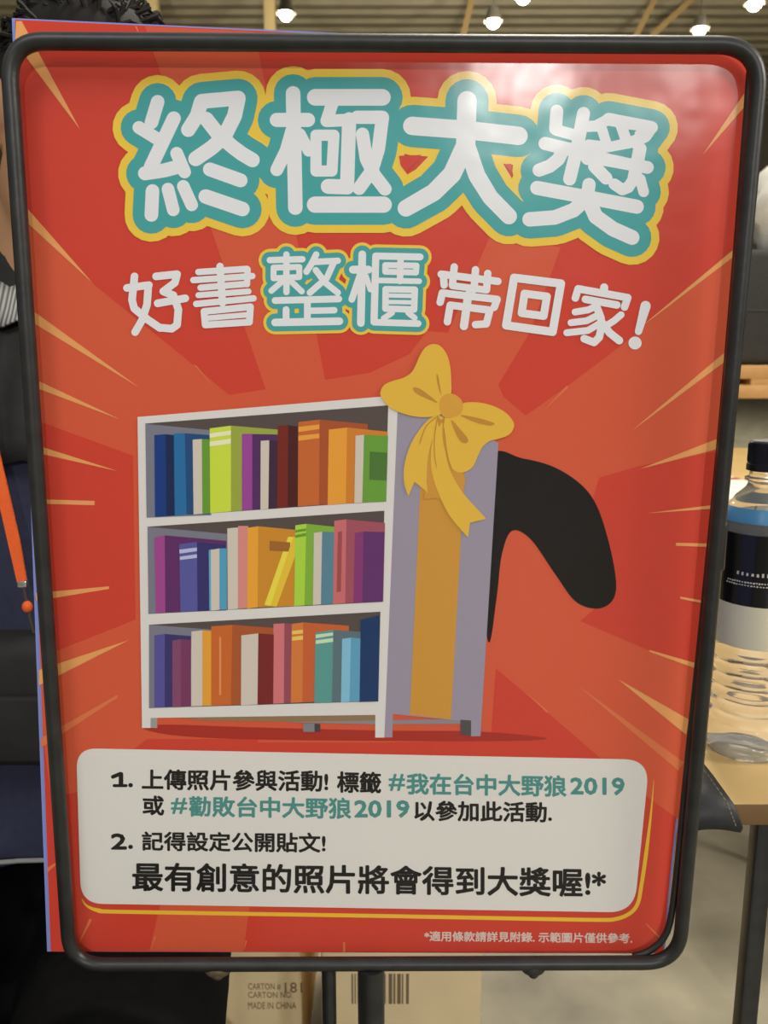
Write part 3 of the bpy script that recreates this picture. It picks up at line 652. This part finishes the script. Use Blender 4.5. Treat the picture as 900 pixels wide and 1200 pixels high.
for i in range(len(secs) - 2):
    for k in range(3):
        t0, t1 = (k + .1) / 3, (k + .75) / 3
        a = Vector((secs[i][2] - .006, secs[i][0], secs[i][1] + .0013)); b = Vector((secs[i + 1][2] - .006, secs[i + 1][0], secs[i + 1][1] + .0013))
        tube(bm, [L(a.lerp(b, t0)), L(a.lerp(b, t1))], .0004, 5)
link_mesh('stitching', bm, mat('tan_thread', (150, 124, 84), rough=.8), bag)

# white leaflet on the far table
lf = at_z(858, 570, TZ)
t = thing('leaflet', (lf.x + .05, lf.y + .1, TZ), 'white leaflet with a red edge lying on the far wood table', 'leaflet'); L = local(t)
bm = bmesh.new(); box(bm, L((lf.x - .10, lf.y - .35, TZ)), L((lf.x + .075, lf.y + .2, TZ + .003)), .0008); link_mesh('page', bm, mat('paper', (228, 224, 212), rough=.6), t)
bm = bmesh.new(); box(bm, L((lf.x - .10, lf.y + .11, TZ + .003)), L((lf.x + .075, lf.y + .15, TZ + .0034))); link_mesh('red_strip', bm, mat('red_ink', (150, 52, 44), rough=.6), t, smooth=False)

# ================================================================== COUNTER, CASE, WHITE BAG at the right
CY = 3.45; m_tim = mat('raw_timber', (196, 150, 92), rough=.6, noise=.12, nscale=12)
cx0 = at(846, 430, CY).x; zt = at(870, 428, CY).z; zm = at(870, 444, CY).z; zn = at(870, 451, CY).z; zlo = at(870, 467, CY).z
ct = thing('timber_counter', (cx0 + .8, CY + .3, 0), 'raw timber counter with a slotted edge behind the right side of the poster', 'counter'); L = local(ct)
bm = bmesh.new(); box(bm, L((cx0 - .1, CY, zm)), L((cx0 + 1.6, CY + .6, zt)), .004); link_mesh('top_board', bm, m_tim, ct)
bm = bmesh.new(); box(bm, L((cx0 - .1, CY, zlo)), L((cx0 + 1.6, CY + .6, zn)), .004); link_mesh('lower_board', bm, m_tim, ct)
sx = at(880.5, 447, CY).x
for a, b in ((sx, sx + .22), (sx + .5, sx + .72), (sx + 1.0, sx + 1.25), (cx0 - .1, cx0 + .02)):
    bm = bmesh.new(); box(bm, L((a, CY + .004, zn)), L((b, CY + .55, zm)), .002); link_mesh('spacer', bm, m_edge if False else m_tim, ct)
for a in (cx0 + .9, cx0 + 1.52):
    for yy in (CY + .05, CY + .5):
        bm = bmesh.new(); box(bm, L((a, yy, 0)), L((a + .07, yy + .07, zlo)), .003); link_mesh('leg', bm, m_tim, ct)
for yy in (CY + .5,):
    bm = bmesh.new(); box(bm, L((cx0 - .1, yy, 0)), L((cx0 - .04, yy + .07, zlo)), .003); link_mesh('leg', bm, m_tim, ct)
kx = at(862, 400, CY).x; kz = at(870, 291, CY + .06).z
kc = thing('equipment_case', (kx + .35, CY + .3, zt), 'black padded equipment case standing on the raw timber counter', 'case'); L = local(kc)
m_case = mat('black_nylon', (48, 48, 46), rough=.75, noise=.15, nscale=60)
bm = bmesh.new(); box(bm, L((kx, CY + .06, zt)), L((kx + .75, CY + .5, kz)), .035, 4); link_mesh('case_body', bm, m_case, kc)
bm = bmesh.new(); box(bm, L((kx - .002, CY + .056, zt + .22)), L((kx + .752, CY + .504, zt + .232)), .003); link_mesh('zip', bm, mat('zip_grey', (30, 30, 30), rough=.5), kc)
wx = at(886, 220, CY + .2).x; wz = at(890, 152, CY + .2).z
wb = thing('plastic_bag', (wx + .2, CY + .22, kz), 'white plastic bag bulging above the black equipment case', 'bag'); L = local(wb)
bm = bmesh.new(); bmesh.ops.create_icosphere(bm, subdivisions=4, radius=1.0)
for v in bm.verts:
    c = v.co.copy(); s = 1 + .07 * math.sin(5 * c.x + 3 * c.z) + .05 * math.sin(9 * c.y + 7 * c.z) + .04 * math.sin(13 * c.x - 8 * c.z)
    v.co = Vector((c.x * .24 * s, c.y * .13 * s, max(-.80, c.z * s) * (wz - kz) / 1.85))
zmn = min(v.co.z for v in bm.verts)
bmesh.ops.translate(bm, verts=bm.verts, vec=Vector((.04, .0, -zmn)))
link_mesh('bag_body', bm, mat('white_film', (206, 204, 196), rough=.4, noise=.08, nscale=14), wb)
bm = bmesh.new(); tube(bm, [(-.02, 0, wz - kz - .02), (-.03, 0, wz - kz + .06), (.04, 0, wz - kz + .09), (.10, 0, wz - kz + .05), (.09, 0, wz - kz - .03)], [.02, .012, .01, .012, .02], 8); link_mesh('bag_handle', bm, MATS['white_film'], wb)

# ================================================================== CARTONS on the floor
m_card = mat('cardboard', (252, 226, 178), rough=.75, noise=.05, nscale=10)
m_cprint = mat('carton_print', (132, 112, 84), rough=.8)
m_tape = mat('carton_tape', (196, 160, 104), rough=.35)
def carton(x0, x1, y0, y1, z1_, label, prints):
    t = thing('carton', ((x0 + x1) / 2, (y0 + y1) / 2, 0), label, 'box'); L = local(t)
    bm = bmesh.new(); box(bm, L((x0, y0, 0)), L((x1, y1, z1_)), .003); body = link_mesh('carton_body', bm, m_card, t)
    bm = bmesh.new(); xm = (x0 + x1) / 2; box(bm, L((xm - .024, y0 - .0006, z1_ - .06)), L((xm + .024, y1 + .0006, z1_ + .0006))); link_mesh('tape', bm, m_tape, t, smooth=False)
    bm = bmesh.new()
    for s, px, py, h, wpx in prints:
        me = text_mesh(s, 0); ax = min(v.co.x for v in me.vertices); bx = max(v.co.x for v in me.vertices); ay = min(v.co.y for v in me.vertices); by = max(v.co.y for v in me.vertices)
        p0 = at(px, py + h, y0); p1 = at(px + wpx, py, y0)
        vs = [bm.verts.new(L((p0.x + (p1.x - p0.x) * (v.co.x - ax) / (bx - ax), y0 - .0008, p0.z + (p1.z - p0.z) * (v.co.y - ay) / (by - ay)))) for v in me.vertices]
        for p in me.polygons: bm.faces.new([vs[i] for i in p.vertices])
        bpy.data.meshes.remove(me)
    return t, bm, L
Y1_ = 1.07
ca = at(180, 1170, Y1_).x; cb = at(354, 1170, Y1_).x
t, bm, L = carton(ca, cb, Y1_, Y1_ + .36, .42, 'brown cardboard carton with shipping print behind the sign pole, left of its neighbour', [('CARTON #', 291, 1152, 8, 38), ('CARTON NO.', 291, 1162, 7, 52), ('MADE IN CHINA', 291, 1174, 8, 56), ('181', 334, 1151, 12, 20)])
link_mesh('printing', bm, m_cprint, t, smooth=False)
Y2_ = .96
ca2 = at(377, 1170, Y2_).x; cb2 = at(564, 1170, Y2_).x
t, bm, L = carton(ca2, cb2, Y2_, Y2_ + .38, .40, 'brighter cardboard carton with a barcode, right behind the sign pole', [])
for px0, wd in ((412, 2), (415.5, 1.5), (419, 4), (425, 2), (429, 3.5), (434, 2), (438, 4), (444, 2), (448, 4), (455.5, 4), (461, 2.2), (465.5, 4), (471, 1.5), (476, 3)):
    a, b = at(px0, 1141, Y2_), at(px0 + wd, 1176, Y2_); box(bm, L((a.x, Y2_ - .0008, b.z)), L((b.x, Y2_ - .0002, a.z)))
link_mesh('printing', bm, m_cprint, t, smooth=False)

# ================================================================== PERSON seated behind the poster, on a stool
X0, Y0 = -.36, .86
m_skin = mat('skin', (176, 132, 98), rough=.5, spec=.35, noise=.06, nscale=25); m_hair = mat('dark_hair', (22, 18, 15), rough=.7, spec=.2)
m_navy = mat('navy_cloth', (44, 46, 66), rough=.9, noise=.12, nscale=120); m_jack = mat('black_jacket', (33, 31, 29), rough=.75, noise=.2, nscale=40, bump=.2)
m_trou = mat('black_cloth', (13, 13, 13), rough=.95, spec=.05, noise=.2, nscale=60); m_or = mat('orange_strap', (240, 98, 34), rough=.6, noise=.06, nscale=400)
per = thing('person', (X0, Y0, 0), 'person in black jacket and navy shirt with orange lanyard, seated behind the poster', 'person'); L = local(per)
hc = at(95, 162, Y0 - .02)               # head centre
Mh = Matrix.Translation(L(hc)) @ Matrix.Rotation(math.radians(20), 4, 'Y') @ Matrix.Rotation(math.radians(34), 4, 'Z')
def hp(x, y, z): return Mh @ Vector((x, y, z))
qh = Mh.to_quaternion()
def cap_(bm, a, b, ra, rb, n=5):        # tapered capsule
    a, b = Vector(a), Vector(b)
    tube(bm, [a.lerp(b, k / n) for k in range(n + 1)], [ra + (rb - ra) * k / n for k in range(n + 1)], 16)
    ell(bm, a, (ra,) * 3, seg=14, ring=10); ell(bm, b, (rb,) * 3, seg=14, ring=10)
bm = bmesh.new()
ell(bm, hp(0, .008, .028), (.078, .096, .092), qh, 24, 18); ell(bm, hp(0, -.012, -.045), (.063, .073, .075), qh, 20, 14); ell(bm, hp(0, -.040, -.088), (.034, .034, .026), qh)
ell(bm, hp(0, -.090, -.012), (.011, .018, .026), qh); ell(bm, hp(0, -.098, -.026), (.017, .014, .012), qh)
ell(bm, hp(0, -.080, -.058), (.026, .010, .008), qh); ell(bm, hp(0, -.078, -.068), (.022, .010, .008), qh)
for s in (-1, 1):
    ell(bm, hp(s * .078, .006, -.012), (.012, .022, .034), qh); ell(bm, hp(s * .032, -.078, .016), (.024, .012, .008), qh)
cn = hp(0, .018, -.085); zs = 1.125
cap_(bm, cn, (0.0, .015, zs - .01), .056, .060)
ell(bm, (0, .01, zs - .065), (.160, .085, .07), seg=24, ring=14)
for z_, rx, ry in ( (zs - .12, .175, .105), (zs - .24, .160, .108), (zs - .36, .145, .105), (zs - .46, .160, .115), (.565, .175, .12)):
    ell(bm, (0, .01, z_), (rx, ry, .10), seg=24, ring=14)
arms = []
for s in (-1, 1):
    sh = Vector((s * .185, .015, zs - .045)); el = Vector((s * .25, .08, zs - .30)); wr = Vector((s * .135, -.11, .715))
    cap_(bm, sh, el, .050, .041); cap_(bm, el, wr, .041, .027); arms.append((s, sh, el, wr))
    d = (Vector((s * .115, -.24, .685)) - wr).normalized(); side = Vector((-d.y, d.x, 0)).normalized() * 1.0
    pc = wr + d * .045; cap_(bm, wr, wr + d * .02, .026, .024)
    for k in range(4):
        o = (k - 1.5) * .019
        base = wr + d * .075 + side * o; ln = (.066, .078, .074, .058)[k] if s > 0 else (.058, .074, .078, .066)[k]
        cap_(bm, wr + d * .03 + side * o * .8, base, .0135, .0115, 3)
        mid = base + d * ln * .5 + Vector((0, 0, .004)); tip = base + d * ln + Vector((0, 0, -.012))
        cap_(bm, base, mid, .0098, .0088, 3); cap_(bm, mid, tip, .0088, .0072, 3)
    th = side * (.03 if s < 0 else -.03) * (1 if True else 1)
    cap_(bm, wr + d * .022, wr + d * .05 + th, .014, .0115, 3); cap_(bm, wr + d * .05 + th, wr + d * .085 + th * 1.35, .0108, .0085, 3)
for s in (-1, 1):
    hpj = Vector((s * .095, .0, .555)); kn = Vector((s * .10 + .075, -.48, .555)); an = Vector((s * .11 + .015, -.44, .10))
    cap_(bm, hpj, kn, .072, .052); cap_(bm, kn, an, .050, .034); cap_(bm, an, an + Vector((0, -.12, -.055)), .034, .026)
remeshed('body', bm, m_skin, per, .0062, 2)
# face parts
for s in (-1, 1):
    bm = bmesh.new(); ell(bm, hp(s * .032, -.0765, .002), (.0125, .008, .0075), qh); e = link_mesh('eye', bm, mat('eye_white', (226, 222, 214), rough=.2), per)
    bm = bmesh.new(); ell(bm, hp(s * .032, -.0835, .002), (.0055, .002, .0055), qh); link_mesh('iris', bm, mat('iris_brown', (46, 28, 18), rough=.2), e)
    bm = bmesh.new(); tube(bm, [hp(s * .014, -.090, .021), hp(s * .032, -.090, .026), hp(s * .050, -.080, .020)], [.003, .0036, .002], 8); link_mesh('eyebrow', bm, m_hair, per)
bm = bmesh.new(); tube(bm, [hp(-.022, -.083, -.063), hp(0, -.091, -.0625), hp(.022, -.083, -.063)], [.002, .0048, .002], 10); link_mesh('lips', bm, mat('lip', (156, 92, 82), rough=.45), per)
# hair: cap plus tufts
bm = bmesh.new(); ell(bm, hp(.002, .016, .040), (.086, .103, .096), qh, 32, 22)
cut = Mh @ Vector((0, -.075, .05)); nrm = (Mh.to_3x3() @ Vector((0, -.72, -.55))).normalized()
bmesh.ops.bisect_plane(bm, geom=bm.verts[:] + bm.edges[:] + bm.faces[:], plane_co=cut, plane_no=nrm, clear_outer=True)
cut2 = Mh @ Vector((0, 0, -.055)); n2_ = (Mh.to_3x3() @ Vector((0, .15, -1))).normalized()
bmesh.ops.bisect_plane(bm, geom=bm.verts[:] + bm.edges[:] + bm.faces[:], plane_co=cut2, plane_no=n2_, clear_outer=True)
for k in range(1100):                   # short locks combed back over the cap
    th = random.uniform(0, 2 * PI); ph = random.uniform(.0, 1.5); dd = Vector((math.cos(th) * math.sin(ph), math.sin(th) * math.sin(ph), math.cos(ph)))
    if dd.y < -.55 and dd.z < .55: continue
    p = Vector((.002 + dd.x * .083, .016 + dd.y * .100, .040 + dd.z * .093)); fl = Vector((.35 + random.uniform(-.5, .5), .9, -.3)); fl = (fl - dd * fl.dot(dd)).normalized()
    ln = random.uniform(.018, .036); up = random.uniform(.0, .010)
    m1 = p + fl * ln * .5 + dd * up; q_ = p + fl * ln + dd * (up * .7 - .003)
    tube(bm, [hp(*p), hp(*m1), hp(*q_)], [.0022, .0020, .0004], 5)
link_mesh('hair', bm, m_hair, per)
# clothing
def loft(bm, rings, seg=40, a0=0.0, a1=2 * PI):
    full = abs(a1 - a0 - 2 * PI) < 1e-6; R_ = []
    for (cx, cy, z_, rx, ry) in rings:
        R_.append([bm.verts.new((cx + rx * math.cos(a0 + (a1 - a0) * k / seg), cy + ry * math.sin(a0 + (a1 - a0) * k / seg), z_ + .004 * math.sin(5 * k * .7 + z_ * 40))) for k in range(seg + (0 if full else 1))])
    for a, b in zip(R_, R_[1:]):
        m_ = len(a)
        for k in range(m_ if full else m_ - 1): bm.faces.new((a[k], a[(k + 1) % m_], b[(k + 1) % m_], b[k]))
def solid(o, t):
    s = o.modifiers.new('t', 'SOLIDIFY'); s.thickness = t; s.offset = 1; return o
bm = bmesh.new(); loft(bm, [(0, .015, zs + .012, .072, .070), (0, .012, zs - .005, .120, .085), (0, .01, zs - .045, .182, .104), (0, .01, zs - .12, .190, .122), (0, .01, zs - .24, .178, .126), (0, .01, zs - .36, .168, .126), (0, .005, .66, .205, .165), (0, -.005, .642, .212, .172)])
solid(link_mesh('shirt', bm, m_navy, per), .003)
bm = bmesh.new(); tube(bm, [(.2145 * math.cos(k * PI / 32), -.005 + .1745 * math.sin(k * PI / 32), .642 + .004 * math.sin(k * .8)) for k in range(64)], .0022, 8, closed=True)
link_mesh('hem_piping', bm, mat('pale_piping', (150, 148, 142), rough=.8), per)
bm = bmesh.new()
for s, sh, el, wr in arms:
    tube(bm, [sh + Vector((-s * .04, 0, .012)), sh, sh.lerp(el, .5), el, el.lerp(wr, .5), el.lerp(wr, .9)], [.066, .070, .063, .058, .052, .044], 20, cap=False)
    ell(bm, sh, (.071, .071, .071), seg=20, ring=14); ell(bm, el, (.060, .060, .060), seg=18, ring=12)
loft(bm, [(0, .016, zs + .030, .070, .066), (0, .014, zs + .008, .098, .082), (0, .012, zs - .012, .140, .098), (0, .01, zs - .045, .198, .116), (0, .01, zs - .09, .204, .132), (0, .01, zs - .115, .200, .135)], 44)
loft(bm, [(0, .01, zs - .11, .202, .136), (0, .01, zs - .24, .196, .140), (0, .01, zs - .36, .186, .142), (0, .01, .70, .196, .150)], 44, math.radians(-62), math.radians(242))
solid(link_mesh('jacket', bm, m_jack, per), .004)
bm = bmesh.new(); loft(bm, [(0, .018, zs + .085, .064, .064), (0, .017, zs + .075, .070, .068), (0, .016, zs + .05, .074, .070), (0, .016, zs + .03, .076, .072)], 44)
solid(link_mesh('neck_warmer', bm, m_jack, per), .004)
# striped collar edge turned over the jacket
bm = bmesh.new(); loft(bm, [(0, .016, zs + .050, .074, .070), (0, .014, zs + .032, .085, .080), (0, .012, zs + .012, .106, .092)], 44)
mc = mat('grey_stripe', (150, 148, 140), rough=.8); nt = mc.node_tree; wv = nt.nodes.new('ShaderNodeTexWave'); wv.inputs['Scale'].default_value = 70; wv.inputs['Distortion'].default_value = 0; wv.bands_direction = 'X'
tc = nt.nodes.new('ShaderNodeTexCoord'); rp = nt.nodes.new('ShaderNodeValToRGB'); rp.color_ramp.elements[0].color = (.10, .10, .09, 1); rp.color_ramp.elements[1].color = (.46, .45, .41, 1)
nt.links.new(tc.outputs['Object'], wv.inputs['Vector']); nt.links.new(wv.outputs['Fac'], rp.inputs['Fac']); nt.links.new(rp.outputs['Color'], nt.nodes['Principled BSDF'].inputs['Base Color'])
cl = solid(link_mesh('collar', bm, mc, per), .003); cl['label'] = 'grey striped collar'
# waist bag worn at the front
bm = bmesh.new(); za, zb_ = at(30, 742, .70).z, at(30, 890, .70).z
box(bm, (-.17, -.185, zb_), (.17, -.135, za), .018, 4); wbg = link_mesh('waist_bag', bm, m_jack, per)
bm = bmesh.new(); box(bm, (-.15, -.192, zb_ + .012), (.15, -.184, zb_ + .075), .004, 3); link_mesh('pocket', bm, m_jack, wbg)
# trousers and shoes
bm = bmesh.new(); ell(bm, (0, .01, .575), (.20, .15, .10)); 
for s in (-1, 1):
    hpj = Vector((s * .095, .0, .555)); kn = Vector((s * .10 + .075, -.48, .555)); an = Vector((s * .11 + .015, -.44, .115))
    cap_(bm, hpj, kn, .098, .080); cap_(bm, kn, an, .078, .056)
remeshed('trousers', bm, m_trou, per, .011, 3)
for s in (-1, 1):
    an = Vector((s * .11 + .015, -.44, 0)); bm = bmesh.new()
    ell(bm, an + Vector((0, .005, .065)), (.042, .058, .055)); ell(bm, an + Vector((0, -.09, .038)), (.046, .105, .034)); box(bm, an + Vector((-.044, -.19, .0)), an + Vector((.044, .06, .022)), .012)
    remeshed('shoe', bm, mat('shoe_black', (26, 26, 27), rough=.5), per, .006, 2)
# lanyard
bm = bmesh.new(); lp = [at(-26, 330, .735), at(-20, 430, .725), at(-10, 520, .715), at(4, 580, .708), at(16, 632, .704), at(26, 682, .700)]; hw = .0052
va = []
for i, p in enumerate(lp):
    p = L(p); k = hw if i < 5 else hw * .8
    va.append([bm.verts.new(p + Vector((sx_ * k, sy_ * .0012, 0))) for sx_, sy_ in ((-1, -1), (1, -1), (1, 1), (-1, 1))])
for a, b in zip(va, va[1:]):
    for k in range(4): bm.faces.new((a[k], a[(k + 1) % 4], b[(k + 1) % 4], b[k]))
bm.faces.new(va[0]); bm.faces.new(va[-1][::-1])
lan = link_mesh('lanyard', bm, m_or, per, smooth=False); lan['label'] = 'bright orange lanyard'
bm = bmesh.new(); c = L(at(27, 684, .699)); box(bm, c - Vector((.004, .003, .003)), c + Vector((.004, .003, .003)), .001); link_mesh('clasp', bm, mat('steel', (200, 198, 190), rough=.25, metal=.9), lan)
bm = bmesh.new(); tube(bm, [c, L(at(29, 696, .698)), L(at(32, 708, .698)), L(at(35, 725, .698)), L(at(40, 742, .698))], .0013, 8); link_mesh('cord', bm, mat('cord_olive', (70, 62, 46), rough=.8), lan)
bm = bmesh.new(); ell(bm, L(at(32, 711, .6975)), (.0045, .0045, .0055)); link_mesh('toggle', bm, m_or, lan)
# stool
st = thing('stool', (X0, Y0, 0), 'black stool under the seated person behind the poster', 'stool'); 
bm = bmesh.new(); lathe(bm, [(0, .425), (.17, .425), (.185, .435), (.185, .455), (.17, .468), (0, .47)], seg=40); link_mesh('seat', bm, m_trou, st)
for a in range(4):
    th = PI / 4 + a * PI / 2; bm = bmesh.new(); tube(bm, [(.12 * math.cos(th), .12 * math.sin(th), .43), (.19 * math.cos(th), .19 * math.sin(th), 0.0)], .011, 12); link_mesh('leg', bm, m_black, st)
bm = bmesh.new(); tube(bm, [(.165 * math.cos(k * PI / 16), .165 * math.sin(k * PI / 16), .17) for k in range(32)], .007, 10, closed=True); link_mesh('foot_ring', bm, m_black, st)
